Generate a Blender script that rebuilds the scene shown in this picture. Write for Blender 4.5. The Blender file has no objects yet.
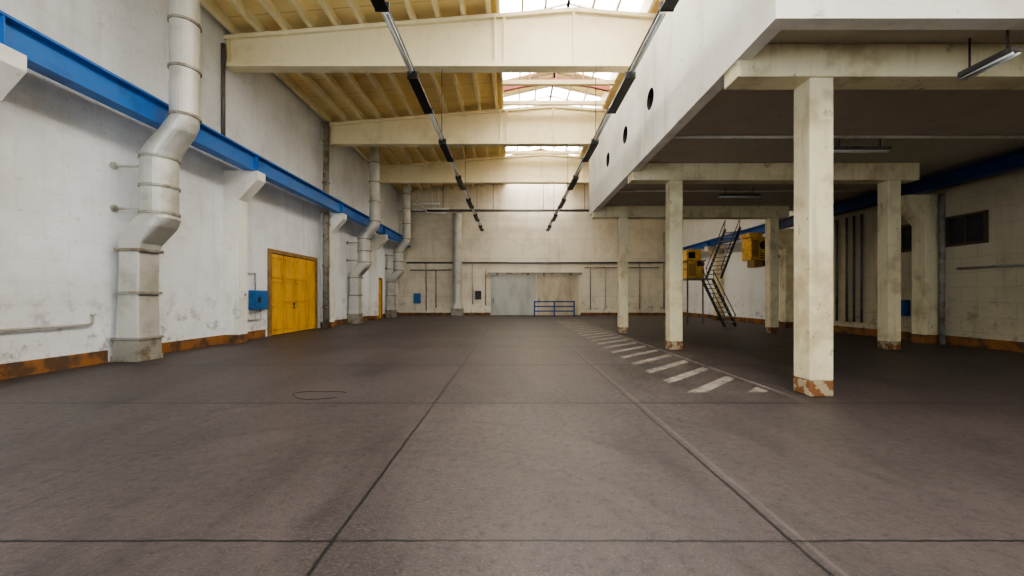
import bpy, bmesh, math, random
from mathutils import Vector
random.seed(7)
C = bpy.context.scene.collection
PI = math.pi
H0 = 1.5
# ------------------------------------------------------------------ materials
def newmat(name):
    m = bpy.data.materials.new(name); m.use_nodes = True
    nt = m.node_tree
    b = nt.nodes['Principled BSDF']
    return m, nt, b
def N(nt, t, **kw):
    n = nt.nodes.new(t)
    for k, v in kw.items(): setattr(n, k, v)
    return n
def setin(nt, sock, v):
    if isinstance(v, bpy.types.NodeSocket): nt.links.new(v, sock)
    else: sock.default_value = v
def mth(nt, op, a, b=None, c=None, clamp=False):
    n = N(nt, 'ShaderNodeMath', operation=op); n.use_clamp = clamp
    setin(nt, n.inputs[0], a)
    if b is not None: setin(nt, n.inputs[1], b)
    if c is not None: setin(nt, n.inputs[2], c)
    return n.outputs[0]
def mix(nt, f, a, b, bt='MIX'):
    n = N(nt, 'ShaderNodeMix', data_type='RGBA', blend_type=bt)
    setin(nt, n.inputs[0], f)
    for s, v in ((n.inputs[6], a), (n.inputs[7], b)):
        if isinstance(v, (tuple, list)): v = (v[0], v[1], v[2], 1)
        setin(nt, s, v)
    return n.outputs[2]
def pos(nt, sx=1, sy=1, sz=1):
    g = N(nt, 'ShaderNodeNewGeometry')
    m = N(nt, 'ShaderNodeVectorMath', operation='MULTIPLY')
    nt.links.new(g.outputs['Position'], m.inputs[0]); m.inputs[1].default_value = (sx, sy, sz)
    return m.outputs[0]
def noise(nt, vec, scale, detail=4, rough=.55):
    n = N(nt, 'ShaderNodeTexNoise'); nt.links.new(vec, n.inputs['Vector'])
    n.inputs['Scale'].default_value = scale; n.inputs['Detail'].default_value = detail; n.inputs['Roughness'].default_value = rough
    return n.outputs['Fac']
def ss(nt, v, a, b):
    n = N(nt, 'ShaderNodeMapRange', interpolation_type='SMOOTHSTEP')
    setin(nt, n.inputs[0], v); n.inputs[1].default_value = a; n.inputs[2].default_value = b
    return n.outputs[0]
def bump(nt, b, h, s, d=.02):
    n = N(nt, 'ShaderNodeBump'); n.inputs['Strength'].default_value = s; n.inputs['Distance'].default_value = d
    nt.links.new(h, n.inputs['Height']); nt.links.new(n.outputs[0], b.inputs['Normal'])
def paint(name, col, col2, scale=2.0, lo=.45, hi=.7, rough=.6, metal=0.0, bmp=.15, stretch=1.0, chips=0):
    m, nt, b = newmat(name)
    p = pos(nt, 1, 1, stretch)
    f = ss(nt, noise(nt, p, scale, 6, .6), lo, hi)
    c = mix(nt, f, col, col2)
    f2 = noise(nt, pos(nt), scale*6, 3)
    c = mix(nt, mth(nt, 'MULTIPLY', f2, .25), c, tuple(x*.6 for x in col))
    if chips:
        k = ss(nt, noise(nt, pos(nt, 1, 1, .7), 4.2, 9, .8), .60, .64)
        c = mix(nt, mth(nt, 'MULTIPLY', k, chips), c, tuple(x*.35 for x in col2))
        d = ss(nt, noise(nt, pos(nt, 1, 1, .1), 6, 5, .6), .52, .72)
        c = mix(nt, mth(nt, 'MULTIPLY', d, chips*.6), c, tuple(x*.7 for x in col2))
    nt.links.new(c, b.inputs['Base Color'])
    b.inputs['Roughness'].default_value = rough; b.inputs['Metallic'].default_value = metal
    if bmp: bump(nt, b, f2, bmp)
    return m
def wallmat(name, col, dirt, bw, bh, line, dirtamt=.8, grime=.6):
    m, nt, b = newmat(name)
    g = N(nt, 'ShaderNodeNewGeometry'); s = N(nt, 'ShaderNodeSeparateXYZ'); nt.links.new(g.outputs['Position'], s.inputs[0])
    u = mth(nt, 'ADD', s.outputs[0], s.outputs[1])
    cv = N(nt, 'ShaderNodeCombineXYZ'); nt.links.new(u, cv.inputs[0]); nt.links.new(s.outputs[2], cv.inputs[1])
    br = N(nt, 'ShaderNodeTexBrick'); nt.links.new(cv.outputs[0], br.inputs['Vector'])
    br.inputs['Scale'].default_value = 1; br.inputs['Brick Width'].default_value = bw; br.inputs['Row Height'].default_value = bh
    br.inputs['Mortar Size'].default_value = .012; br.inputs['Mortar Smooth'].default_value = .4
    br.inputs['Color1'].default_value = (1,1,1,1); br.inputs['Color2'].default_value = (.95,.95,.95,1); br.inputs['Mortar'].default_value = (0,0,0,1)
    big = ss(nt, noise(nt, pos(nt), .45, 7, .65), .42, .68)
    drip = ss(nt, noise(nt, pos(nt, 1, 1, .12), 2.2, 5, .6), .52, .74)
    fine = noise(nt, pos(nt), 9, 4)
    low = ss(nt, s.outputs[2], 2.2, .2)
    blot = ss(nt, noise(nt, pos(nt), 2.6, 6, .7), .52, .66)
    c = mix(nt, mth(nt, 'MULTIPLY', big, .45*dirtamt), col, dirt)
    c = mix(nt, mth(nt, 'MULTIPLY', drip, .4*dirtamt), c, dirt)
    c = mix(nt, mth(nt, 'MULTIPLY', mth(nt, 'MULTIPLY', low, blot), grime), c, tuple(x*.55 for x in dirt))
    scuff = ss(nt, noise(nt, pos(nt, 1, 1, 1.6), 5.0, 8, .75), .60, .66)
    c = mix(nt, mth(nt, 'MULTIPLY', scuff, .5*dirtamt), c, tuple(x*.5 for x in dirt))
    c = mix(nt, mth(nt, 'MULTIPLY', mth(nt, 'SUBTRACT', 1, br.outputs['Color']), line), c, tuple(x*.5 for x in dirt))
    c = mix(nt, mth(nt, 'MULTIPLY', fine, .12), c, dirt)
    nt.links.new(c, b.inputs['Base Color']); b.inputs['Roughness'].default_value = .75
    bump(nt, b, mth(nt, 'ADD', mth(nt, 'MULTIPLY', br.outputs['Color'], .6), fine), .25)
    return m
def floormat():
    m, nt, b = newmat('worn_dark_floor')
    g = N(nt, 'ShaderNodeNewGeometry'); s = N(nt, 'ShaderNodeSeparateXYZ'); nt.links.new(g.outputs['Position'], s.inputs[0])
    X, Y = s.outputs[0], s.outputs[1]
    wob = mth(nt, 'ADD', mth(nt, 'MULTIPLY', mth(nt, 'SUBTRACT', noise(nt, pos(nt), .9, 6, .7), .5), .06), mth(nt, 'MULTIPLY', mth(nt, 'SUBTRACT', noise(nt, pos(nt), 9, 5, .8), .5), .03))
    big = ss(nt, noise(nt, pos(nt), .35, 6, .6), .35, .7)
    med = ss(nt, noise(nt, pos(nt, 1, .5, 1), 1.6, 7, .7), .4, .68)
    grit = noise(nt, pos(nt), 45, 3, .7)
    fine = noise(nt, pos(nt), 12, 6, .8)
    c = mix(nt, big, (.032,.0245,.0240), (.054,.042,.041))
    c = mix(nt, mth(nt, 'MULTIPLY', med, .5), c, (.074,.059,.056))
    cv = N(nt, 'ShaderNodeCombineXYZ')
    setin(nt, cv.inputs[0], mth(nt, 'FLOOR', mth(nt, 'DIVIDE', mth(nt, 'ADD', X, 1.10), 2.82)))
    setin(nt, cv.inputs[1], mth(nt, 'FLOOR', mth(nt, 'DIVIDE', mth(nt, 'SUBTRACT', Y, 2.46), 3.2)))
    wn = N(nt, 'ShaderNodeTexWhiteNoise', noise_dimensions='2D'); nt.links.new(cv.outputs[0], wn.inputs['Vector'])
    c = mix(nt, mth(nt, 'MULTIPLY', wn.outputs['Value'], .30), c, (.070,.056,.054))
    dark = ss(nt, noise(nt, pos(nt, 1, .25, 1), .8, 6, .7), .48, .66)
    c = mix(nt, mth(nt, 'MULTIPLY', dark, .65), c, (.017,.013,.013))
    c = mix(nt, mth(nt, 'MULTIPLY', ss(nt, fine, .5, .68), .6), c, (.012,.010,.010))
    c = mix(nt, mth(nt, 'MULTIPLY', ss(nt, grit, .5, .7), .42), c, (.13,.106,.10))
    dust = ss(nt, noise(nt, pos(nt, .5, 1, 1), 3.1, 9, .8), .60, .72)
    c = mix(nt, mth(nt, 'MULTIPLY', dust, .35), c, (.15,.128,.118))
    def line(v, c0, w, amt, col, c, div=None):
        d = mth(nt, 'ABSOLUTE', mth(nt, 'ADD', mth(nt, 'SUBTRACT', v, c0), wob))
        if div is not None: d = mth(nt, 'DIVIDE', d, div)
        k = ss(nt, d, w, w*.35)
        return mix(nt, mth(nt, 'MULTIPLY', k, amt), c, col)
    DK = (.002,.0018,.0018); LT = (.13,.11,.10)
    c = line(X, -1.10, .018, .95, DK, c)
    c = line(X, 1.72, .018, .95, DK, c); c = line(X, 1.80, .025, .4, LT, c)
    c = line(X, -3.5, .014, .6, DK, c); c = line(X, -6.1, .012, .5, DK, c); c = line(X, 4.35, .012, .4, DK, c)
    ym = mth(nt, 'SUBTRACT', mth(nt, 'MODULO', mth(nt, 'ADD', Y, 31.14), 3.2), 1.6)
    c = line(ym, 0.0, .013, .95, DK, c, mth(nt, 'ADD', mth(nt, 'MULTIPLY', Y, .55), -.3))
    zone = mth(nt, 'MULTIPLY', mth(nt, 'MULTIPLY', ss(nt, X, 2.65, 2.8), ss(nt, X, 4.12, 4.05)), mth(nt, 'MULTIPLY', ss(nt, Y, 6.2, 6.4), ss(nt, Y, 27, 24)))
    q = mth(nt, 'MODULO', mth(nt, 'ADD', mth(nt, 'SUBTRACT', Y, X), 30.0), .95)
    st = ss(nt, mth(nt, 'ADD', q, wob), .32, .26)
    wear = ss(nt, mth(nt, 'ADD', noise(nt, pos(nt), 1.9, 8, .85), mth(nt, 'MULTIPLY', mth(nt, 'SUBTRACT', fine, .5), .9)), .32, .62)
    h = mth(nt, 'MULTIPLY', mth(nt, 'MULTIPLY', zone, st), wear)
    c = mix(nt, mth(nt, 'MULTIPLY', h, .85), c, (.33,.29,.25))
    lw = mth(nt, 'MULTIPLY', ss(nt, mth(nt, 'ABSOLUTE', mth(nt, 'SUBTRACT', X, 4.22)), .05, .03), ss(nt, Y, 5.4, 7.0))
    c = mix(nt, mth(nt, 'MULTIPLY', mth(nt, 'MULTIPLY', lw, wear), .7), c, (.28,.245,.21))
    dv = mth(nt, 'SQRT', mth(nt, 'ADD', mth(nt, 'POWER', mth(nt, 'ADD', X, 1.2), 2.0), mth(nt, 'POWER', mth(nt, 'SUBTRACT', Y, 1.6), 2.0)))
    for r0 in (2.3, 2.6, 3.3, 4.6):
        d = mth(nt, 'ABSOLUTE', mth(nt, 'SUBTRACT', dv, r0))
        c = mix(nt, mth(nt, 'MULTIPLY', mth(nt, 'MULTIPLY', ss(nt, d, .1, .02), med), .45), c, (.013,.010,.010))
    nt.links.new(c, b.inputs['Base Color'])
    r = mth(nt, 'ADD', .33, mth(nt, 'MULTIPLY', fine, .34)); nt.links.new(r, b.inputs['Roughness'])
    b.inputs['Specular IOR Level'].default_value = .45
    bump(nt, b, mth(nt, 'ADD', grit, mth(nt, 'MULTIPLY', fine, 1.0)), .35, .01)
    return m
def emis(name, col, s):
    m, nt, b = newmat(name)
    f = noise(nt, pos(nt), .8, 3)
    c = mix(nt, f, col, tuple(x*.8 for x in col))
    nt.links.new(c, b.inputs['Emission Color']); b.inputs['Emission Strength'].default_value = s
    b.inputs['Base Color'].default_value = (.6,.62,.65,1)
    return m
def deckmat():
    m, nt, b = newmat('warm_cream_yellow_roof_panels')
    g = N(nt, 'ShaderNodeNewGeometry'); s = N(nt, 'ShaderNodeSeparateXYZ'); nt.links.new(g.outputs['Position'], s.inputs[0])
    f = mth(nt, 'FRACT', mth(nt, 'MULTIPLY', s.outputs[1], .8))
    l = mth(nt, 'LESS_THAN', f, .03)
    n1 = ss(nt, noise(nt, pos(nt, 1, 2, 1), .8, 5), .35, .7)
    c = mix(nt, n1, (.93,.74,.36), (.85,.63,.27))
    c = mix(nt, mth(nt, 'MULTIPLY', l, .5), c, (.4,.28,.12))
    nt.links.new(c, b.inputs['Base Color']); b.inputs['Roughness'].default_value = .7
    return m
M = {}
M['floor'] = floormat()
M['wl'] = wallmat('whitewashed_block_wall', (.88,.91,.95), (.50,.49,.46), .9, .45, .10, .75, .8)
M['pil'] = wallmat('whitewashed_pilaster', (.90,.89,.84), (.46,.42,.34), 50, 50, 0, .8, .7)
M['wb'] = wallmat('stained_cream_panel_wall', (.84,.78,.64), (.44,.38,.29), 4.2, 1.55, .40, .95, .7)
M['wr'] = wallmat('cream_block_wall', (.58,.51,.36), (.30,.25,.16), .9, .45, .25, 1.0)  # front stretch of the right wall, shade put into its colour
M['wr2'] = wallmat('white_far_wall', (.93,.93,.92), (.55,.52,.47), .9, .45, .08, .5)  # whiter copy of that wall, light on the far bay put into the colour
M['mez'] = wallmat('white_painted_concrete', (.87,.84,.76), (.46,.41,.32), 50, 50, 0, .9, 0)
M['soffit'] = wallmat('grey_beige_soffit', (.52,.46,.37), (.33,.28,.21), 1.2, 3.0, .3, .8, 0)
M['cream'] = paint('cream_concrete_paint', (.84,.75,.50), (.58,.47,.28), 1.6, .45, .7, .6, chips=.6)
M['girder'] = paint('cream_yellow_steel_paint', (.88,.77,.50), (.70,.57,.32), .9, .5, .8, .5, chips=.25)
M['joist'] = paint('yellow_timber_paint', (.92,.80,.50), (.82,.66,.36), 2, .45, .7, .6)
M['deck'] = deckmat()
M['skirt'] = paint('orange_brown_paint', (.30,.13,.035), (.09,.055,.035), 2.6, .42, .6, .7, 0, .3)
M['skirt2'] = paint('chipped_brown_column_paint', (.24,.10,.035), (.46,.38,.25), 5.5, .51, .54, .7, 0, .3, chips=.5)
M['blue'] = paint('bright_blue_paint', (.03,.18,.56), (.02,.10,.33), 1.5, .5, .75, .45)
M['blue2'] = paint('navy_blue_beam_paint', (.010,.035,.13), (.008,.02,.07), 1.5, .5, .75, .5)  # right beam under the mezzanine, shade put into the blue
M['blue3'] = paint('far_bright_blue_paint', (.02,.12,.42), (.015,.07,.25), 1.5, .5, .75, .5)  # same beam beyond the mezzanine, light put into a brighter blue
M['bluebox'] = paint('blue_enamel', (.02,.15,.42), (.02,.08,.2), 4, .5, .75, .4)
M['navy'] = paint('dark_blue_paint', (.02,.07,.24), (.01,.03,.1), 3, .5, .75, .5)
M['duct'] = paint('galvanised_sheet', (.60,.59,.54), (.42,.40,.34), 1.4, .45, .7, .45, .3, .1)
M['ductr'] = paint('rusty_grey_sheet', (.36,.34,.29), (.2,.15,.1), 3, .45, .65, .6, .3)
M['pipe'] = paint('pale_grey_pipe_paint', (.50,.48,.43), (.3,.27,.22), 3, .45, .7, .5)
M['wpipe'] = paint('whitish_pipe_paint', (.78,.75,.66), (.55,.5,.4), 3, .45, .7, .5)
M['dpipe'] = paint('dark_grey_pipe', (.16,.15,.14), (.09,.08,.07), 3, .45, .7, .5, .3)
M['yellow'] = paint('golden_yellow_door_paint', (.80,.45,.05), (.60,.32,.03), 2, .42, .66, .45, 0, .1, .3, chips=.2)
M['myel'] = paint('dusty_yellow_machine_paint', (.70,.42,.07), (.42,.26,.06), 4, .42, .66, .5, 0, .1, 1, chips=.4)
M['yframe'] = paint('brown_ochre_frame', (.34,.20,.07), (.18,.10,.04), 3, .45, .7, .6)
M['dark_gap'] = paint('dark_door_gap', (.05,.03,.015), (.03,.02,.01), 3, .45, .7, .8)
M['steel'] = paint('grey_steel_door_paint', (.52,.53,.50), (.38,.37,.34), 1.0, .4, .7, .5, .0, .1, .4)
M['steel2'] = paint('beige_door_paint', (.62,.55,.41), (.40,.34,.24), 1.0, .4, .7, .5, .0, .1, .4)
M['tread'] = paint('worn_grey_tread', (.26,.25,.23), (.16,.14,.12), 4, .45, .7, .5)
M['black'] = paint('black_lacquer', (.012,.012,.012), (.03,.03,.03), 4, .5, .7, .45)
M['darkm'] = paint('dark_steel', (.05,.05,.055), (.03,.025,.02), 4, .5, .7, .5, .4)
M['white'] = paint('white_enamel', (.78,.78,.76), (.55,.54,.5), 4, .5, .75, .4)
M['bars'] = paint('grey_glazing_bar_paint', (.55,.52,.47), (.45,.42,.36), 4, .5, .75, .4)
M['tube'] = paint('unlit_milky_tube', (.85,.86,.86), (.75,.76,.76), 4, .5, .75, .2)
M['red'] = paint('faded_red_steel', (.30,.06,.04), (.20,.06,.045), 2, .45, .7, .55)
M['glaze'] = emis('milky_roof_glazing', (1.0,.965,.90), 14.5)
M['glaze2'] = emis('frosted_window_glazing', (.76,.87,1.0), 4.5)  # glow of the added fill panel behind the camera
M['dglass'] = paint('dark_window_glass', (.03,.03,.035), (.06,.05,.045), 2, .5, .7, .15)
M['brown'] = paint('brown_wood_frame', (.10,.06,.035), (.06,.035,.02), 4, .5, .7, .6)
M['void'] = paint('dark_duct_interior', (.008,.008,.008), (.014,.013,.012), 4, .5, .7, .9)  # near-black colour stands in for the unlit depth of the wall holes
M['rubber'] = paint('dusty_rubber', (.01,.009,.009), (.02,.018,.016), 8, .5, .7, .8)
# ------------------------------------------------------------------ mesh builder
class MB:
    def __init__(s): s.v = []; s.f = []; s.sm = []
    def add(s, vs, fs, smooth=False):
        o = len(s.v); s.v += [tuple(v) for v in vs]
        for f in fs: s.f.append([i+o for i in f]); s.sm.append(smooth)
        return s
    def box(s, x0, x1, y0, y1, z0, z1):
        x0, x1 = min(x0,x1), max(x0,x1); y0, y1 = min(y0,y1), max(y0,y1); z0, z1 = min(z0,z1), max(z0,z1)
        v = [(x0,y0,z0),(x1,y0,z0),(x1,y1,z0),(x0,y1,z0),(x0,y0,z1),(x1,y0,z1),(x1,y1,z1),(x0,y1,z1)]
        return s.add(v, [(0,3,2,1),(4,5,6,7),(0,1,5,4),(1,2,6,5),(2,3,7,6),(3,0,4,7)])
    def prism(s, pts, y0, y1):
        n = len(pts)
        v = [(p[0],y0,p[1]) for p in pts] + [(p[0],y1,p[1]) for p in pts]
        return s.add(v, [list(range(n)), list(range(2*n-1, n-1, -1))] + [(i, i+n, (i+1)%n+n, (i+1)%n) for i in range(n)])
    def tube(s, p, q, r, n=12, r2=None):
        p, q = Vector(p), Vector(q); d = (q-p).normalized(); r2 = r if r2 is None else r2
        a = d.orthogonal().normalized(); b = d.cross(a)
        v = []
        for c, rr in ((p, r), (q, r2)):
            for i in range(n):
                t = 2*PI*i/n; v.append(c + a*math.cos(t)*rr + b*math.sin(t)*rr)
        s.add(v, [(i, (i+1)%n, (i+1)%n+n, i+n) for i in range(n)], True)
        o = len(s.v) - 2*n
        s.f.append([o+i for i in range(n-1,-1,-1)]); s.sm.append(False)
        s.f.append([o+n+i for i in range(n)]); s.sm.append(False)
        return s
    def path(s, pts, r, n=10):
        P = [Vector(p) for p in pts]; k = len(P); up = None; vs = []
        for i in range(k):
            d = ((P[min(i+1,k-1)]-P[i]).normalized() + (P[i]-P[max(i-1,0)]).normalized()).normalized()
            if up is None: a = d.orthogonal().normalized()
            else: a = (up - d*up.dot(d)); a = a.normalized() if a.length > 1e-4 else d.orthogonal().normalized()
            up = a; b = d.cross(a)
            for j in range(n): t = 2*PI*j/n; vs.append(P[i] + (a*math.cos(t)+b*math.sin(t))*r)
        o = len(s.v)
        s.add(vs, [(i*n+j, i*n+(j+1)%n, (i+1)*n+(j+1)%n, (i+1)*n+j) for i in range(k-1) for j in range(n)], True)
        s.f.append([o+j for j in range(n-1,-1,-1)]); s.sm.append(False)
        s.f.append([o+(k-1)*n+j for j in range(n)]); s.sm.append(False)
        return s
    def bar(s, p, q, w, h, up=(0,0,1)):
        p, q = Vector(p), Vector(q); d = (q-p).normalized(); up = Vector(up)
        a = d.cross(up).normalized(); u = a.cross(d)
        v = []
        for c in (p, q):
            for sa, su in ((-1,-1),(1,-1),(1,1),(-1,1)): v.append(c + a*sa*w/2 + u*su*h/2)
        return s.add(v, [(0,1,2,3),(7,6,5,4),(0,4,5,1),(1,5,6,2),(2,6,7,3),(3,7,4,0)])
    def loft(s, secs, n=20):
        o = []
        for (cx, cy, z, hx, hy, e) in secs:
            for i in range(n):
                t = 2*PI*(i+.5)/n; c, si = math.cos(t), math.sin(t)
                o.append((cx + hx*math.copysign(abs(c)**e, c), cy + hy*math.copysign(abs(si)**e, si), z))
        fs = []
        for k in range(len(secs)-1):
            for i in range(n): fs.append((k*n+i, k*n+(i+1)%n, (k+1)*n+(i+1)%n, (k+1)*n+i))
        fs.append(list(range(n-1,-1,-1))); fs.append([(len(secs)-1)*n+i for i in range(n)])
        return s.add(o, fs, False)
    def build(s, name, mat, parent=None, bevel=0):
        me = bpy.data.meshes.new(name)
        if parent is not None:
            w = Vector((0,0,0)); p = parent
            while p: w += p.location; p = p.parent
        else:
            xs = [v[0] for v in s.v]; ys = [v[1] for v in s.v]; zs = [v[2] for v in s.v]
            w = Vector(((min(xs)+max(xs))/2, (min(ys)+max(ys))/2, min(zs)))
        me.from_pydata([(v[0]-w.x, v[1]-w.y, v[2]-w.z) for v in s.v], [], s.f)
        me.polygons.foreach_set('use_smooth', s.sm)
        bm = bmesh.new(); bm.from_mesh(me); bmesh.ops.recalc_face_normals(bm, faces=bm.faces); bm.to_mesh(me); bm.free()
        me.materials.append(mat)
        o = bpy.data.objects.new(name, me); C.objects.link(o)
        if parent is not None: o.parent = parent
        else: o.location = w
        if bevel:
            b = o.modifiers.new('bevel', 'BEVEL'); b.width = bevel; b.segments = 2; b.limit_method = 'ANGLE'
        return o
def tag(o, label, cat, group=None):
    o['label'] = label; o['category'] = cat
    if group: o['group'] = group
    return o
def thing(name, label, cat, loc, group=None):
    o = bpy.data.objects.new(name, None); C.objects.link(o); o.location = loc; o.empty_display_size = .2
    return tag(o, label, cat, group)
def struct(o): o['kind'] = 'structure'; return o
def dup(root, loc, label):
    r = root.copy(); C.objects.link(r); r.location = loc; r['label'] = label
    for ch in list(root.children):
        c = ch.copy(); C.objects.link(c); c.parent = r
        for g in list(ch.children):
            d = g.copy(); C.objects.link(d); d.parent = c
    return r
ORD = ['first','second','third','fourth','fifth','sixth','seventh','eighth','ninth','tenth','eleventh','twelfth']
# ------------------------------------------------------------------ dimensions
XL, XR, YB, YF = -9.3, 13.8, 32.7, -6.0
BAYS = [6.55, 13.1, 19.65, 26.2]
XM, ZM0, ZM1, YM0, YM1 = 3.35, 5.04, 7.72, 5.08, 17.4
def topz(x): return 9.95 + .08*(x-XL) if x <= 2 else 10.854 - .08*(x-2)
RG0, RG1 = -.45, 4.45
# ------------------------------------------------------------------ shell
struct(MB().box(XL-.3, XR+.3, YF-.3, YB+.3, -.2, 0).build('floor', M['floor']))
struct(MB().box(XL-.3, XL, YF, YB, 0, topz(XL)+.3).build('wall_left', M['wl']))
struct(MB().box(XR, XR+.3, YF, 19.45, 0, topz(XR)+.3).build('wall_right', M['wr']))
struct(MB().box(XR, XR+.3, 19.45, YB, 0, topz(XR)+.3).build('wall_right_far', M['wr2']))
pb = [(XL-.3,0),(XR+.3,0),(XR+.3,topz(XR)+.5),(RG1,topz(RG1)+.5),(RG1,11.5),(2,12.1),(RG0,11.5),(RG0,topz(RG0)+.5),(XL-.3,topz(XL)+.5)]
struct(MB().prism(pb, YB, YB+.3).build('wall_back', M['wb']))
struct(MB().prism(pb, YF-.3, YF).build('wall_front', M['wl']))
struct(MB().prism([(XL-.3,topz(XL)+.28-.024),(RG0,topz(RG0)+.28),(RG0,topz(RG0)+.48),(XL-.3,topz(XL)+.456)], YF, YB).build('ceiling', M['deck']))
struct(MB().prism([(RG1,topz(RG1)+.28),(XR+.3,topz(XR)+.28-.024),(XR+.3,topz(XR)+.456),(RG1,topz(RG1)+.48)], YF, YB).build('ceiling_right', M['deck']))
for i, (a, b) in enumerate(((YF,9.18),(9.88,12.88),(13.32,15.05),(19.42,26.0),(28.55,YB))):
    struct(MB().box(XL, XL+.03, a, b, 0, .28).build('baseboard_left', M['skirt']))
struct(MB().box(XL+.03, -1.8, YB-.03, YB, 0, .22).build('baseboard_back', M['skirt']))
struct(MB().box(5.6, XR-.03, YB-.03, YB, 0, .22).build('baseboard_back', M['skirt']))
struct(MB().box(XR-.03, XR, YF, YB, 0, .28).build('baseboard_right', M['skirt']))
wf = struct(MB().box(-8.6, 2.2, YF, YF+.04, 1.6, 8.2).build('window_1', M['glaze2']))  # added fill light, unseen behind the camera, shaped like glazing
fr = MB()
for i in range(9): fr.box(-8.6+i*1.35-.03, -8.6+i*1.35+.03, YF+.04, YF+.12, 1.6, 8.2)
for z in (1.6,3.8,6.0,8.2): fr.box(-8.63, 2.23, YF+.04, YF+.12, z-.03, z+.03)
fr.build('window_frame', M['darkm'], wf)  # bars over the added fill panel
# roof lantern
sk = struct(MB().prism([(RG0,11.42),(2,11.98),(RG1,11.42),(RG1,11.46),(2,12.02),(RG0,11.46)], YF, YB).build('window_2', M['glaze']))
for x in (RG0, RG1): MB().box(x-.05, x+.05, YF, YB, topz(RG0)+.1, 11.46).build('curb', M['girder'], sk)
gb = MB()
k = YF+.6
while k < YB:
    gb.bar((RG0, k, 11.38), (2, k, 11.94), .06, .07); gb.bar((2, k, 11.94), (RG1, k, 11.38), .06, .07); k += 1.09
for t in (.33,.66,1):
    for sg in (-1,1): gb.box(2+sg*2.45*(1-t)-.04, 2+sg*2.45*(1-t)+.04, YF, YB, 11.25+.56*t, 11.38+.56*t)
gb.build('glazing_bars', M['bars'], sk)
k = 11.7
while k < YB-1.5:
    MB().prism([(RG0,11.37),(2,11.93),(RG1,11.37),(RG1,11.41),(2,11.97),(RG0,11.41)], k, k+1.6).build('solid_panel', M['girder'], sk); k += 3.275  # opaque strips added below the glazing to cut its glare
k = 11.45; i = 0
while k < YB:
    a = thing('lantern_arch', 'faded red arched steel frame under the skylight, %s from the camera' % ORD[i], 'roof frame', (2, k, topz(RG0)), 'red lantern frames')
    m = MB(); pts = []
    for j in range(9):
        x = RG0+.05 + (RG1-RG0-.1)*j/8; pts.append((x, k, 10.85+.34*(1-((x-2)/2.45)**2)))
    for j in range(8): m.bar(pts[j], pts[j+1], .14, .24)
    m.build('arch', M['red'], a)
    for j in (2,4,6): MB().box(pts[j][0]-.04, pts[j][0]+.04, k-.04, k+.04, pts[j][2], 11.36+.56*(1-abs(pts[j][0]-2)/2.45)).build('strut', M['red'], a)
    k += 3.275; i += 1
for i, k in enumerate((12.0, 17.2, 19.0, 23.4, 25.5, 30.0)):
    tag(MB().box(RG0+.05, RG1-.05, k-.08, k+.08, 10.62, 10.80).build('lantern_tie', M['girder']), 'cream tie beam across the skylight opening, %s from the camera' % ORD[i], 'roof beam', 'skylight tie beams')
# girders
gp = None
for i, y in enumerate(BAYS[1:]):
    lab = 'cream steel roof girder spanning the hall, %s from the camera' % ['nearest','second','farthest'][i]
    if gp is None:
        g = gp = thing('roof_girder', lab, 'roof beam', (0, y, 8.95), 'roof girders')
        MB().prism([(XL,8.95+.14),(XR,8.95+.14),(XR,topz(XR)-.12),(2,topz(2)-.12),(XL,topz(XL)-.12)], y-.09, y+.09).build('web', M['girder'], g)
        MB().box(XL, XR, y-.2, y+.2, 8.95, 9.09).build('bottom_flange', M['girder'], g, .01)
        MB().prism([(XL,topz(XL)-.12),(2,topz(2)-.12),(XR,topz(XR)-.12),(XR,topz(XR)),(2,topz(2)),(XL,topz(XL))], y-.2, y+.2).build('top_flange', M['girder'], g)
        for x in (XL+.12, -.55, -.25, 2.0, 4.6, 9.2):
            MB().box(x-.03, x+.03, y-.19, y+.19, 9.09, topz(x)-.12).build('stiffener', M['girder'], g)
    else: dup(gp, (0, y, 8.95), lab)
BN = ['before the nearest girder','beyond the nearest girder','beyond the second girder','beyond the farthest girder']
jp = None
for bi, y0 in enumerate(BAYS):
    y1 = y0+6.53
    for j in range(11):
        x = -8.95 + j*.82
        lab = 'yellow roof joist %s, %s from left wall' % (BN[bi], ORD[j])
        if jp is None:
            o = jp = tag(MB().box(x-.07, x+.07, y0, y1, topz(x)+.006, topz(x)+.285).build('roof_joist', M['joist']), lab, 'roof joist', 'roof joists'); jz = jp.location.z - topz(x); jy = jp.location.y-y0
        else:
            o = jp.copy(); C.objects.link(o); o.location = (x, y0+jy, topz(x)+jz); o['label'] = lab
# ------------------------------------------------------------------ mezzanine
wm = MB().box(XM, XM+.22, YM0, YM1, ZM0, ZM1).build('wall_mezzanine', M['mez'])
struct(wm)
HY = [9.7, 11.85, 13.98]
cm = MB()
for y in HY: cm.tube((XM-.2, y, 6.3), (XM+.5, y, 6.3), .25, 32)
c = cm.build('hole', M['mez'])
b = wm.modifiers.new('b', 'BOOLEAN'); b.object = c; b.operation = 'DIFFERENCE'; b.solver = 'EXACT'
bpy.context.view_layer.update()
dg = bpy.context.evaluated_depsgraph_get()
nm = bpy.data.meshes.new_from_object(wm.evaluated_get(dg)); wm.modifiers.clear(); wm.data = nm
for p in nm.polygons: p.use_smooth = False
bpy.data.objects.remove(c)
struct(MB().box(XM+.22, XR-.01, YM0, YM0+.22, ZM0, ZM1).build('wall_mezzanine_end', M['mez']))
struct(MB().box(XM+.22, XR-.01, YM1-.22, YM1, ZM0+.2, ZM1).build('wall_mezzanine_far_end', M['mez']))  # unseen end wall, added to block light
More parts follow.
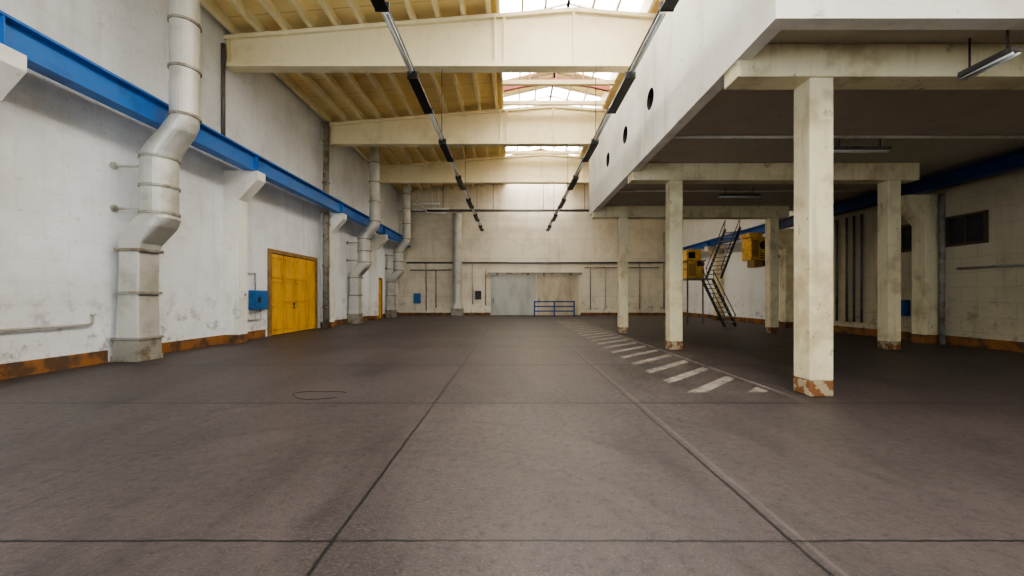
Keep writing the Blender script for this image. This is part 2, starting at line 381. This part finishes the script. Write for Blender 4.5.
for i, y in enumerate(HY):
    v = thing('round_vent', 'dark round opening in the white upper wall, %s the camera' % ['nearest','second from','farthest from'][i], 'vent', (XM, y, 6.05), 'round vents in the upper wall')
    m = MB(); n = 32
    vs = []
    for (x, r) in ((XM+.004,.25),(XM+.004,.235),(XM+.3,.235)):
        for j in range(n): vs.append((x, y+r*math.cos(2*PI*j/n), 6.3+r*math.sin(2*PI*j/n)))
    m.add(vs, [(k*n+j, k*n+(j+1)%n, (k+1)*n+(j+1)%n, (k+1)*n+j) for k in range(2) for j in range(n)], True)
    m.build('sleeve', M['void'], v)
    MB().tube((XM+.2, y, 6.3), (XM+.3, y, 6.3), .234, 32).build('backing', M['void'], v)  # dark disc keeps the holes black against the lit space behind
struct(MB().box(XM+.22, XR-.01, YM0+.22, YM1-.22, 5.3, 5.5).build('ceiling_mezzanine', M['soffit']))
COLY = [6.0, 11.3, 16.6]
cb = None
for i, y in enumerate(COLY):
    lab = 'cream concrete cross beam under the mezzanine, %s the camera' % ['nearest','second from','farthest from'][i]
    if cb is None: cb = o = tag(MB().box(XM+.03, 11.5, y-.02, y+.38, 4.8, 5.29).build('cross_beam', M['cream'], None, .015), lab, 'beam', 'mezzanine cross beams'); cby = cb.location.y-y
    else: o = cb.copy(); C.objects.link(o); o.location.y = y+cby; o['label'] = lab
def column(x, y, lab):
    t = thing('concrete_column', lab, 'column', (x, y+.18, 0), 'mezzanine columns')
    MB().box(x-.18, x+.18, y, y+.36, .24, 4.8).build('shaft', M['cream'], t, .02)
    MB().box(x-.181, x+.181, y-.001, y+.361, 0, .24).build('painted_base', M['skirt2'], t, .02)
    return t
t0 = column(4.65, 6.0, 'cream square column nearest the camera, beside the floor stripes')
dup(t0, (4.65, 11.48, 0), 'cream square column second from the camera in the front row')
dup(t0, (4.65, 16.78, 0), 'cream square column farthest from the camera in the front row')
dup(t0, (10.82, 11.48, 0), 'cream square column in the shade near the right wall, nearer of the inner row')
dup(t0, (10.9, 16.78, 0), 'cream square column just right of the dark steel stair')
def tubelamp(x0, y0, x1, y1, z, ztop, lab):
    cx, cy = (x0+x1)/2, (y0+y1)/2
    t = thing('fluorescent_lamp', lab, 'ceiling light', (cx, cy, z), 'lamps under the mezzanine')
    MB().bar((x0,y0,z+.09), (x1,y1,z+.09), .14, .07).build('housing', M['dpipe'], t)
    for s in (-.045, .045):
        dx, dy = (0, s) if abs(x1-x0) > abs(y1-y0) else (s, 0)
        MB().tube((x0+dx,y0+dy,z+.03), (x1+dx,y1+dy,z+.03), .018).build('tube', M['tube'], t)
    for f in (.15,.85): MB().tube((x0+(x1-x0)*f, y0+(y1-y0)*f, z+.1), (x0+(x1-x0)*f, y0+(y1-y0)*f, ztop), .012, 8).build('hanger', M['darkm'], t)
tubelamp(6.72, 5.33, 6.72, 5.97, 4.72, 5.3, 'fluorescent lamp hanging at the nearest cross beam, upper right')
tubelamp(7.6, 9.55, 9.0, 9.55, 4.95, 5.3, 'fluorescent lamp hanging between first and second cross beams')
tubelamp(7.2, 13.9, 8.6, 13.9, 4.95, 5.3, 'fluorescent lamp hanging between second and third cross beams')
tag(MB().tube((3.6, 9.4, 5.26), (13.0, 9.4, 5.26), .035).build('ceiling_conduit', M['wpipe']), 'grey conduit across the soffit between first and second cross beams', 'conduit', 'soffit conduits')
tag(MB().tube((3.6, 14.2, 5.26), (13.0, 14.2, 5.26), .035).build('ceiling_conduit', M['wpipe']), 'grey conduit across the soffit between second and third cross beams', 'conduit', 'soffit conduits')
# ------------------------------------------------------------------ pilasters, crane beams
def pilaster(side, y, ctop, reach, lab):
    w = XL if side < 0 else XR; s = -side
    mat = M['pil'] if side < 0 else M['cream']
    t = thing('wall_pilaster', lab, 'pilaster', (w, y, 0), 'pilasters on the left wall' if side < 0 else 'pilasters on the right wall')
    MB().box(w, w+s*.5, y-.22, y+.22, .28, ctop).build('shaft', mat, t, .015)
    MB().box(w, w+s*.505, y-.225, y+.225, 0, .28).build('painted_base', M['skirt'], t)
    MB().prism([(w+s*.5, ctop), (w+s*reach, ctop), (w+s*reach, ctop-.28), (w+s*.5, ctop-.95)], y-.22, y+.22).build('corbel', mat, t, .015)
    return t
LP = ['nearest the camera','between big duct and yellow double door','just beyond the yellow double door','nearest the back wall']
for i, y in enumerate(BAYS): pilaster(-1, y, 5.58, 1.1, 'whitewashed pilaster with corbel on left wall, %s' % LP[i])
RP = ['beside the dark framed window','behind the inner columns','nearest the back wall']
for i, y in enumerate(BAYS[1:]): pilaster(1, y, 4.8, 1.1, 'cream pilaster with corbel on right wall, %s' % RP[i])
def crane(x, z0, z1, lab, mt, ya, yb):
    t = thing('crane_beam', lab, 'crane rail beam', (x, (ya+yb)/2, z0), None)
    MB().box(x-.17, x+.17, ya, yb, z0, z0+.05).build('bottom_flange', mt, t)
    MB().box(x-.03, x+.03, ya, yb, z0+.05, z1-.05).build('web', mt, t)
    MB().box(x-.17, x+.17, ya, yb, z1-.05, z1).build('top_flange', mt, t)
    MB().box(x-.03, x+.03, ya, yb, z1, z1+.06).build('rail', M['dpipe'], t)
    k = 6.55
    while k < 32:
        if ya < k < yb: MB().box(x-.16, x+.16, k-.01, k+.01, z0+.05, z1-.05).build('stiffener', mt, t)
        k += 6.55
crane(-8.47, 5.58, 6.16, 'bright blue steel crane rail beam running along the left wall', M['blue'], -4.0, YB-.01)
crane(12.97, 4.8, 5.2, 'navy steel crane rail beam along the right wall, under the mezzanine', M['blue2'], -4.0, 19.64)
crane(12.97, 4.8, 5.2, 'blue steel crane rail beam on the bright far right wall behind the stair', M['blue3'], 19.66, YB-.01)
# ------------------------------------------------------------------ ducts
def ring(m, cx, cy, z, h, e): m.loft([(cx,cy,z-.03,h+.025,h+.025,e),(cx,cy,z+.03,h+.025,h+.025,e)], 24)
def bigduct(lab):
    y = 9.54
    t = thing('ventilation_duct', lab, 'duct', (-8.95, y, 0), 'ventilation ducts on the left wall')
    m = MB().box(-9.26, -8.6, y-.33, y+.33, 0, .12); m.box(-9.22, -8.62, y-.31, y+.31, .12, .5)
    m.box(-9.26, -8.58, y-.33, y+.33, .5, .56); m.build('base_box', M['ductr'], t, .01)
    m = MB(); m.loft([(-8.92,y,.56,.28,.29,.12),(-8.9,y,1.6,.25,.28,.12),(-8.88,y,2.6,.24,.28,.12)], 24)
    m.build('square_shaft', M['duct'], t)
    for cx, z, h in ((-8.9,1.6,.29),(-8.88,2.6,.3)): m = MB(); ring(m, cx, y, z, h, .12); m.build('flange', M['ductr'], t)
    m = MB(); m.loft([(-8.88,y,2.6,.25,.28,.12),(-8.86,y,2.75,.28,.31,.15),(-8.55,y,3.15,.38,.37,.5),(-8.42,y,3.35,.39,.38,.8),(-8.4,y,3.45,.36,.36,1)], 24)
    m.build('transition', M['duct'], t)
    m = MB(); m.loft([(-8.4,y,3.45,.36,.36,1),(-8.4,y,4.75,.36,.36,1),(-8.36,y,4.9,.38,.37,1),(-8.2,y,5.15,.38,.36,1),(-7.98,y,5.4,.36,.35,1),(-7.86,y,5.6,.32,.33,1),(-7.8,y,5.75,.29,.3,1),(-7.8,y,10.35,.29,.3,1)], 28)
    m.build('round_shaft', M['duct'], t)
    for z in (3.47,4.1,4.78): m = MB(); ring(m, -8.4, y, z, .365, 1); m.build('joint_band', M['ductr'], t)
    for z in (5.78,6.9,8.0,9.1): m = MB(); ring(m, -7.8, y, z, .3, 1); m.build('joint_band', M['ductr'], t)
    for z in (3.57, 4.56):
        w = MB().tube((XL, y-.2, z), (-8.7, y-.2, z), .03).build('wall_bracket', M['pipe'], t)
        MB().tube((XL, y-.2, z), (XL+.03, y-.2, z), .09, 16).build('bracket_plate', M['pipe'], w)
    return t
d0 = bigduct('large pale grey ventilation duct nearest the camera, passing before the blue beam')
dup(d0, (-8.95, 22.75, 0), 'grey ventilation duct on left wall beyond the yellow double door')
dup(d0, (-8.95, 29.6, 0), 'grey ventilation duct in far left corner by the small yellow door')
t = thing('straight_duct', 'round grey duct standing against the back wall left of the steel doors', 'duct', (-4.4, 32.2, 0))
MB().box(-4.85, -3.95, 31.85, 32.68, 0, .6).build('base_box', M['ductr'], t, .01)
m = MB(); m.loft([(-4.4,32.2,.6,.4,.38,.2),(-4.4,32.2,1.1,.36,.36,1),(-4.4,32.2,8.2,.36,.36,1)], 24); m.build('round_shaft', M['duct'], t)
for z in (1.2,2.6,4.0,5.4,6.8): m = MB(); ring(m, -4.4, 32.2, z, .365, 1); m.build('joint_band', M['duct'], t)
# ------------------------------------------------------------------ left wall pipes and boxes
def pipe(name, pts, r, mat, lab, cat='pipe', group=None):
    t = thing(name, lab, cat, pts[0], group)
    MB().path(pts, r).build('run', mat, t)
    return t
t = pipe('rain_downpipe', [(-8.95,19.25,0),(-8.95,19.25,9.9)], .15, M['ductr'], 'thick grey downpipe beside the pilaster just beyond the yellow double door')
for z in (1,3,5,7,9): MB().tube((-8.95,19.25,z-.04),(-8.95,19.25,z+.04), .18, 14).build('collar', M['ductr'], t)
pipe('conduit', [(-9.24,12.8,6.2),(-9.24,12.8,9.6)], .06, M['dpipe'], 'thin grey pipe on left wall above the blue beam at the second pilaster')
t = pipe('wall_pipe', [(-9.22,3.0,.9),(-9.22,8.72,.9),(-9.22,8.78,.93),(-9.22,8.8,1.0),(-9.22,8.8,1.1)], .025, M['pipe'], 'thin horizontal pipe low on the left wall, near the frame edge')
for y in (5,7.4,8.4): MB().tube((XL,y,.9),(-9.2,y,.9), .02).build('clip', M['pipe'], t)
MB().tube((-9.22,8.8,1.08),(-9.22,8.8,1.14), .045).build('end_cap', M['pipe'], t)
t = thing('control_box', 'blue electrical box on the left wall beside the yellow double door', 'electrical box', (XL, 14.55, 1.1))
MB().box(XL+.001, XL+.2, 14.1, 14.95, 1.06, 1.74).build('cabinet', M['bluebox'], t, .02)
l = MB().box(XL+.2, XL+.225, 14.15, 14.9, 1.11, 1.69).build('lid', M['bluebox'], t, .01)
MB().box(XL+.225, XL+.245, 14.3, 14.45, 1.3, 1.5).build('switch', M['darkm'], l)
pipe('conduit', [(-9.24,14.4,1.74),(-9.24,14.4,2.35),(-9.24,13.35,2.35)], .025, M['pipe'], 'bent conduit rising from the blue box to the second pilaster', 'conduit')
pipe('conduit', [(-9.24,14.7,1.06),(-9.24,14.7,.7),(-9.24,13.35,.7)], .025, M['pipe'], 'bent conduit dropping below the blue box', 'conduit')
t = thing('switch_box', 'small white switch box on the second pilaster of left wall', 'switch', (-8.8, 13.1, 1.5))
MB().box(-8.8, -8.73, 13.0, 13.15, 1.45, 1.7).build('case', M['white'], t, .01); MB().box(-8.73, -8.71, 13.05, 13.1, 1.55, 1.6).build('button', M['darkm'], t)
def yellowdoor(n, y0, y1, zt, leaves):
    fw = .15
    pts = [(y0-fw,0),(y0-fw,zt+fw),(y1+fw,zt+fw),(y1+fw,0),(y1,0),(y1,zt),(y0,zt),(y0,0)]
    v = [(XL,p[0],p[1]) for p in pts] + [(XL+.09,p[0],p[1]) for p in pts]
    q = [(0,1,6,7),(1,2,5,6),(2,3,4,5)]
    fs = [list(f) for f in q] + [[i+8 for i in reversed(f)] for f in q] + [(i,(i+1)%8,(i+1)%8+8,i+8) for i in range(8)]
    d = struct(MB().add(v, fs).build('door_%d' % n, M['yframe']))
    MB().box(XL+.001, XL+.006, y0, y1, 0, zt).build('rebate', M['dark_gap'], d)
    w = (y1-y0)/leaves
    for i in range(leaves):
        a, b = y0+i*w+.03, y0+(i+1)*w-.03
        l = MB().box(XL+.007, XL+.045, a, b, .03, zt-.03).build('leaf', M['yellow'], d)
        m = MB()
        for (za, zb) in ((.2, zt*.36),(zt*.4, zt*.66),(zt*.7, zt-.15)):
            for q in ((a+.08, a+.13, za, zb),(b-.13, b-.08, za, zb),(a+.08, b-.08, za, za+.05),(a+.08, b-.08, zb-.05, zb)): m.box(XL+.045, XL+.075, *q)
        m.build('panel_moulding', M['yellow'], l)
    MB().box(XL+.04, XL+.09, (y0+y1)/2-.16, (y0+y1)/2-.12, 1.0, 1.25).build('handle', M['darkm'], d)
yellowdoor(1, 15.35, 18.8, 3.2, 4)
yellowdoor(2, 27.2, 28.3, 2.7, 2)
# ------------------------------------------------------------------ back wall
def slide(n, x0, x1, mat, zt, yo):
    y1 = YB-yo
    d = struct(MB().box(x0, x1, y1-.08, y1, .03, zt).build('door_%d' % n, mat, None, .01))
    m = MB()
    k = x0+.3
    while k < x1-.1: m.box(k-.02, k+.02, y1-.1, y1-.08, .08, zt-.05); k += .45
    m.box(x0, x1, y1-.11, y1-.08, .03, .15); m.box(x0, x1, y1-.11, y1-.08, zt-.12, zt); m.build('ribs', mat, d)
    MB().box(x0+.15, x0+.2, y1-.16, y1-.1, 1.0, 1.4).build('handle', M['darkm'], d)
slide(3, -1.7, 1.93, M['steel'], 3.3, .02)
slide(4, 2.02, 5.4, M['steel2'], 3.3, .02)
t = thing('door_track', 'steel sliding door track above the grey doors on back wall', 'door track', (1.9, YB-.1, 3.35))
MB().box(-2.0, 5.7, YB-.16, YB, 3.34, 3.5).build('rail', M['ductr'], t)
for x in (-1.2,1.3,2.6,4.8): MB().box(x-.06, x+.06, YB-.2, YB-.16, 3.24, 3.44).build('roller_hanger', M['dpipe'], t)
t = thing('guard_rail', 'dark blue steel guard rail standing before the pale sliding door', 'barrier', (3.3, 31.2, 0))
for x in (1.75, 3.3, 4.85):
    MB().box(x-.05, x+.05, 31.15, 31.25, 0, 1.15).build('post', M['navy'], t)
    MB().box(x-.1, x+.1, 31.1, 31.3, 0, .015).build('foot_plate', M['navy'], t)
for z in (.4, .76, 1.14): MB().box(1.71, 4.89, 31.16, 31.24, z-.05, z+.05).build('rail', M['navy'], t)
def wallpipe(pts, r, mat, lab, g='back wall pipes'): return pipe('wall_pipe', pts, r, mat, lab, 'pipe', g)
yb = YB-.07
wallpipe([(-8.6,yb,4.3),(13.0,yb,4.3)], .065, M['dpipe'], 'long thin horizontal pipe across the back wall above the steel doors')
wallpipe([(-8.3,yb,3.7),(-4.95,yb,3.7)], .05, M['ductr'], 'shorter horizontal pipe on back wall left of the steel doors')
wallpipe([(-7.0,yb,.4),(-7.0,yb,4.25)], .04, M['ductr'], 'vertical pipe on back wall, nearest the left corner')
wallpipe([(-6.2,yb,.6),(-6.2,yb,3.65)], .04, M['ductr'], 'vertical pipe on back wall between left corner and round duct')
wallpipe([(-3.2,yb,.9),(-3.2,yb,4.25)], .045, M['pipe'], 'vertical pipe on back wall just right of the round duct')
wallpipe([(-2.15,yb,.8),(-2.15,yb,3.65)], .04, M['dpipe'], 'dark vertical pipe on back wall beside the left steel door')
wallpipe([(5.9,yb,3.9),(12.0,yb,3.9)], .045, M['ductr'], 'horizontal pipe right of the steel doors, below the long run')
wallpipe([(6.4,yb,.5),(6.4,yb,3.85)], .04, M['ductr'], 'vertical pipe on back wall nearest the right steel door')
wallpipe([(7.6,yb,.5),(7.6,yb,3.85)], .035, M['pipe'], 'second vertical pipe right of the steel doors')
wallpipe([(9.0,yb,1.5),(9.0,yb,4.25)], .04, M['ductr'], 'vertical pipe on back wall between first and second front columns')
wallpipe([(10.4,yb,.5),(10.4,yb,4.25)], .05, M['pipe'], 'vertical pipe on the back wall behind the farthest front column')
wallpipe([(12.4,yb,.5),(12.4,yb,6.8)], .07, M['pipe'], 'vertical pipe on back wall near the right corner')
t = pipe('cross_pipe', [(-8.9,31.9,8.4),(7.4,31.9,8.4)], .10, M['dpipe'], 'dark pipe crossing the hall high up before the back wall')
for x in (-5.5,-1.5,2.5,5.8): MB().tube((x,31.9,8.4),(x,31.9,topz(x)+.28), .02, 8).build('hanger', M['darkm'], t)
t = thing('pipe_manifold', 'white bent pipes high in the far left corner', 'pipes', (-7, 31.0, 8.6))
for q, (y, z, x1) in enumerate(((30.9,8.95,-5.6),(31.1,8.6,-4.9),(31.3,8.3,-5.2))):
    MB().path([(-8.9,y,z),(-7.4+.3*q,y,z),(-7.2+.3*q,y,z-.25),(x1,y,z-.25)], .075).build('bent_run', M['white'], t)
for x in (-6.2, -5.7): MB().path([(x,30.9,8.5),(x,30.9,10.1)], .05).build('riser', M['white'], t)
def wbox(name, x0, x1, z0, z1, mat, lab):
    t = thing(name, lab, 'electrical box', ((x0+x1)/2, YB, z0))
    MB().box(x0, x1, YB-.2, YB-.001, z0, z1).build('cabinet', mat, t, .02)
    MB().box(x0+.04, x1-.04, YB-.225, YB-.2, z0+.04, z1-.04).build('lid', mat, t)
wbox('fuse_box', -8.0, -7.45, 1.0, 1.8, M['bluebox'], 'small blue box on the back wall near the left corner')
wbox('fuse_box', -3.0, -2.5, 1.3, 2.0, M['darkm'], 'small dark box on the back wall left of the steel doors')
# ------------------------------------------------------------------ suspended light lines
for side, X in (('left', -2.3), ('right', 2.74)):
    t = thing('suspension_rail', 'long thin hanging rail carrying the %s line of lamps' % side, 'light rail', (X, 18, 6.8))
    for dx in (-.045, .045): MB().box(X+dx-.012, X+dx+.012, 3.0, 31.6, 6.72, 6.76).build('rail', M['darkm'], t)
    for y in (13.1, 19.65, 26.2):
        MB().tube((X, y, 6.76), (X, y, 8.96), .012, 8).build('hanger', M['darkm'], t)
    k = 3.5
    while k < 31.5: MB().box(X-.055, X+.055, k-.02, k+.02, 6.72, 6.75).build('rung', M['darkm'], t); k += 2.0
    bp = wp = None
    for i in range(7):
        ys = 5.3 + i*3.95
        lab = 'black fluorescent lamp housing, %s from camera on the %s hanging line' % (ORD[i], side)
        if bp is None:
            y0, y1 = ys, ys+1.8
            bp = thing('black_lamp', lab, 'ceiling light', (X, y0, 6.56), 'black lamps on the hanging lines')
            MB().prism([(X-.12,6.57),(X+.12,6.57),(X+.06,6.72),(X-.06,6.72)], y0, y1).build('housing', M['black'], bp)
            MB().box(X-.125, X+.125, y0, y0+.03, 6.56, 6.72).build('end_cap', M['black'], bp)
            MB().box(X-.125, X+.125, y1-.03, y1, 6.56, 6.72).build('end_cap', M['black'], bp)
        else: dup(bp, (X, ys, 6.56), lab)
        lab = 'white fluorescent lamp, %s from camera on the %s hanging line' % (ORD[i], side)
        if i == 6 : continue
        if wp is None:
            y0, y1 = ys+1.95, ys+3.8
            wp = thing('white_lamp', lab, 'ceiling light', (X, y0, 6.56), 'white lamps on the hanging lines')
            MB().prism([(X-.06,6.64),(X+.06,6.64),(X+.035,6.72),(X-.035,6.72)], y0, y1).build('housing', M['white'], wp)
            MB().tube((X, y0, 6.615), (X, y1, 6.615), .02).build('tube', M['tube'], wp)
        else: dup(wp, (X, ys+1.95, 6.56), lab)
# ------------------------------------------------------------------ stair, landing, yellow machines
ld = thing('stair_landing', 'dark steel landing between the two stair flights', 'platform', (10.1, 21.9, 0))
MB().box(9.35, 10.8, 21.4, 22.5, 2.42, 2.5).build('deck', M['dpipe'], ld)
for (x, y) in ((9.42,21.47),(10.7,22.43)): MB().box(x-.03, x+.03, y-.03, y+.03, 0, 2.42).build('post', M['dpipe'], ld)
for z in (3.0, 3.4):
    MB().path([(9.4,21.45,z),(9.4,22.45,z),(10.7,22.45,z)], .02, 8).build('railing', M['darkm'], ld)
for (x,y) in ((9.4,21.45),(9.4,22.45),(10.7,22.45)): MB().tube((x,y,2.5),(x,y,3.4), .02, 8).build('baluster', M['darkm'], ld)
def flight(lab, a, b, width, n, rails=(-1,1)):
    a, b = Vector(a), Vector(b); t = thing('steel_stair', lab, 'stair', tuple(a), 'steel stair flights')
    d = Vector((b.x-a.x, b.y-a.y, 0)).normalized(); p = Vector((-d.y, d.x, 0))
    up = Vector((0,0,.55))
    for s in (-1, 1):
        MB().bar(a+p*s*width/2, b+p*s*width/2, .05, .13).build('stringer', M['darkm'], t)
        if s in rails:
            h = MB().tube(a+p*s*width/2+up, b+p*s*width/2+up, .022, 8).build('handrail', M['darkm'], t)
            for f in (.04,.5,.97): q = a.lerp(b, f)+p*s*width/2; MB().tube(q, q+up, .016, 8).build('baluster', M['darkm'], h)
    for i in range(1, n):
        q = a.lerp(b, i/n)
        MB().bar(q-p*(width/2-.025), q+p*(width/2-.025), .18, .045).build('tread', M['tread'], t)
flight('lower steel stair flight rising from the floor to the landing', (11.0,20.15,0), (10.45,21.37,2.42), .8, 10, (-1,1))
flight('upper steel stair flight rising from the landing to the blue beam', (10.95,21.75,2.5), (12.55,22.75,5.4), .85, 12, (-1,1))
t = thing('hoist_machine', 'yellow hoist machine standing on the stair landing left of the stair', 'machine', (9.9, 21.9, 2.5), 'yellow machines')
MB().box(9.45, 10.0, 21.6, 22.3, 2.501, 3.45).build('body', M['myel'], t, .03)
MB().box(10.0, 10.45, 21.7, 22.25, 2.501, 3.15).build('gear_case', M['myel'], t, .05)
MB().box(9.5, 10.3, 21.75, 22.25, 3.5, 4.1).build('upper_box', M['myel'], t, .03)
MB().box(9.42, 10.5, 21.62, 22.34, 3.44, 3.5).build('shelf', M['yframe'], t)
MB().tube((10.0,21.95,3.3),(10.5,21.95,3.3), .13, 20).build('motor', M['dpipe'], t)
MB().box(9.52, 9.92, 21.57, 21.6, 2.65, 3.3).build('door_panel', M['yframe'], t)
MB().box(9.6, 9.95, 21.72, 21.75, 3.6, 3.95).build('grille', M['black'], t)
t = thing('crane_cabin', 'yellow housing with round dark port mounted below the blue beam', 'machine', (12.5, 20.4, 3.1), 'yellow machines')
MB().box(11.95, 12.95, 20.0, 20.8, 3.35, 4.5).build('body', M['myel'], t, .03)
MB().box(11.85, 12.5, 19.95, 20.85, 4.5, 4.72).build('hood', M['myel'], t, .01)
MB().tube((12.6,20.0,4.1),(12.6,19.93,4.1), .22, 24).build('port', M['black'], t)
MB().box(12.0, 12.3, 19.97, 20.0, 3.5, 4.35).build('door_panel', M['yframe'], t)
MB().box(12.05, 12.5, 19.9, 20.5, 3.0, 3.35).build('motor', M['yframe'], t, .02)
MB().tube((12.65,20.2,3.2),(12.95,20.2,3.2), .15, 18).build('wheel', M['black'], t)
for k in range(3): MB().box(12.4, 12.85, 19.98, 20.0, 3.45+k*.1, 3.49+k*.1).build('louvre', M['black'], t)
for y, z in ((20.05,3.5),(20.65,3.5),(20.05,4.4)): MB().box(12.95, XR-.001, y, y+.1, z, z+.1).build('wall_arm', M['darkm'], t)
# ------------------------------------------------------------------ right wall
def darkwin(y0, y1, z0, z1, n):
    d = struct(MB().box(XR-.03, XR-.001, y0, y1, z0, z1).build('window_%d' % n, M['dglass']))
    m = MB()
    for q in ((y0-.07,y0,z0-.07,z1+.07),(y1,y1+.07,z0-.07,z1+.07),(y0,y1,z0-.07,z0),(y0,y1,z1,z1+.07),((y0+y1)/2-.02,(y0+y1)/2+.02,z0,z1)): m.box(XR-.07, XR-.001, *q)
    m.build('window_frame', M['brown'], d)
darkwin(11.65, 12.6, 3.15, 3.95, 3); darkwin(13.75, 14.5, 3.15, 3.95, 4)
for i, y in enumerate((15.7, 16.05, 16.4, 16.9)):
    pipe('conduit', [(XR-.08,y,.5),(XR-.08,y,4.75)], .045, M['dpipe'], 'vertical conduit on the shaded right wall, %s from the camera' % ORD[i], 'conduit', 'right wall conduits')
pipe('wall_pipe', [(XR-.15,12.7,.0),(XR-.15,12.7,4.78)], .08, M['ductr'], 'thick vertical pipe beside the nearest pilaster of the right wall')
t = pipe('wall_pipe', [(XR-.1,9.5,2.38),(XR-.1,12.3,2.38)], .035, M['pipe'], 'horizontal pipe on the right wall below the dark window')
for y in (10,11,12): MB().tube((XR,y,2.38),(XR-.1,y,2.38), .02, 8).build('clip', M['pipe'], t)
t = thing('control_box', 'small navy box on the right wall beyond the nearest pilaster', 'electrical box', (XR, 14.1, .9))
MB().box(XR-.2, XR-.001, 13.85, 14.35, .85, 1.4).build('cabinet', M['navy'], t, .02); MB().box(XR-.22, XR-.2, 13.9, 14.3, .9, 1.35).build('lid', M['navy'], t)
m = MB(); pts = []
for i in range(30):
    a = .5+2*PI*i/36; w = 1+.12*math.sin(3*a)
    pts.append((-2.95+(.36+.004*i)*w*math.cos(a), 6.15+(.2+.003*i)*w*math.sin(a), .004))
m.path(pts, .004, 6); tag(m.build('cable_loop', M['rubber']), 'thin dark cable loop lying on the floor left of the centre seam', 'cable')
# ------------------------------------------------------------------ world, camera
w = bpy.data.worlds.new('World'); bpy.context.scene.world = w; w.use_nodes = True
w.node_tree.nodes['Background'].inputs[0].default_value = (.75,.85,1,1); w.node_tree.nodes['Background'].inputs[1].default_value = 1.0
try:
    bpy.context.scene.view_settings.look = 'AgX - Medium High Contrast'
    bpy.context.scene.view_settings.exposure = .15
except Exception as e: print(e)
cd = bpy.data.cameras.new('Camera'); co = bpy.data.objects.new('Camera', cd); C.objects.link(co)
co.location = (0, 0, H0); co.rotation_euler = (PI/2, 0, 0)
cd.sensor_width = 36; cd.lens = 400/1024*36; cd.shift_y = 9/1024; cd.clip_start = .05; cd.clip_end = 200
bpy.context.scene.camera = co
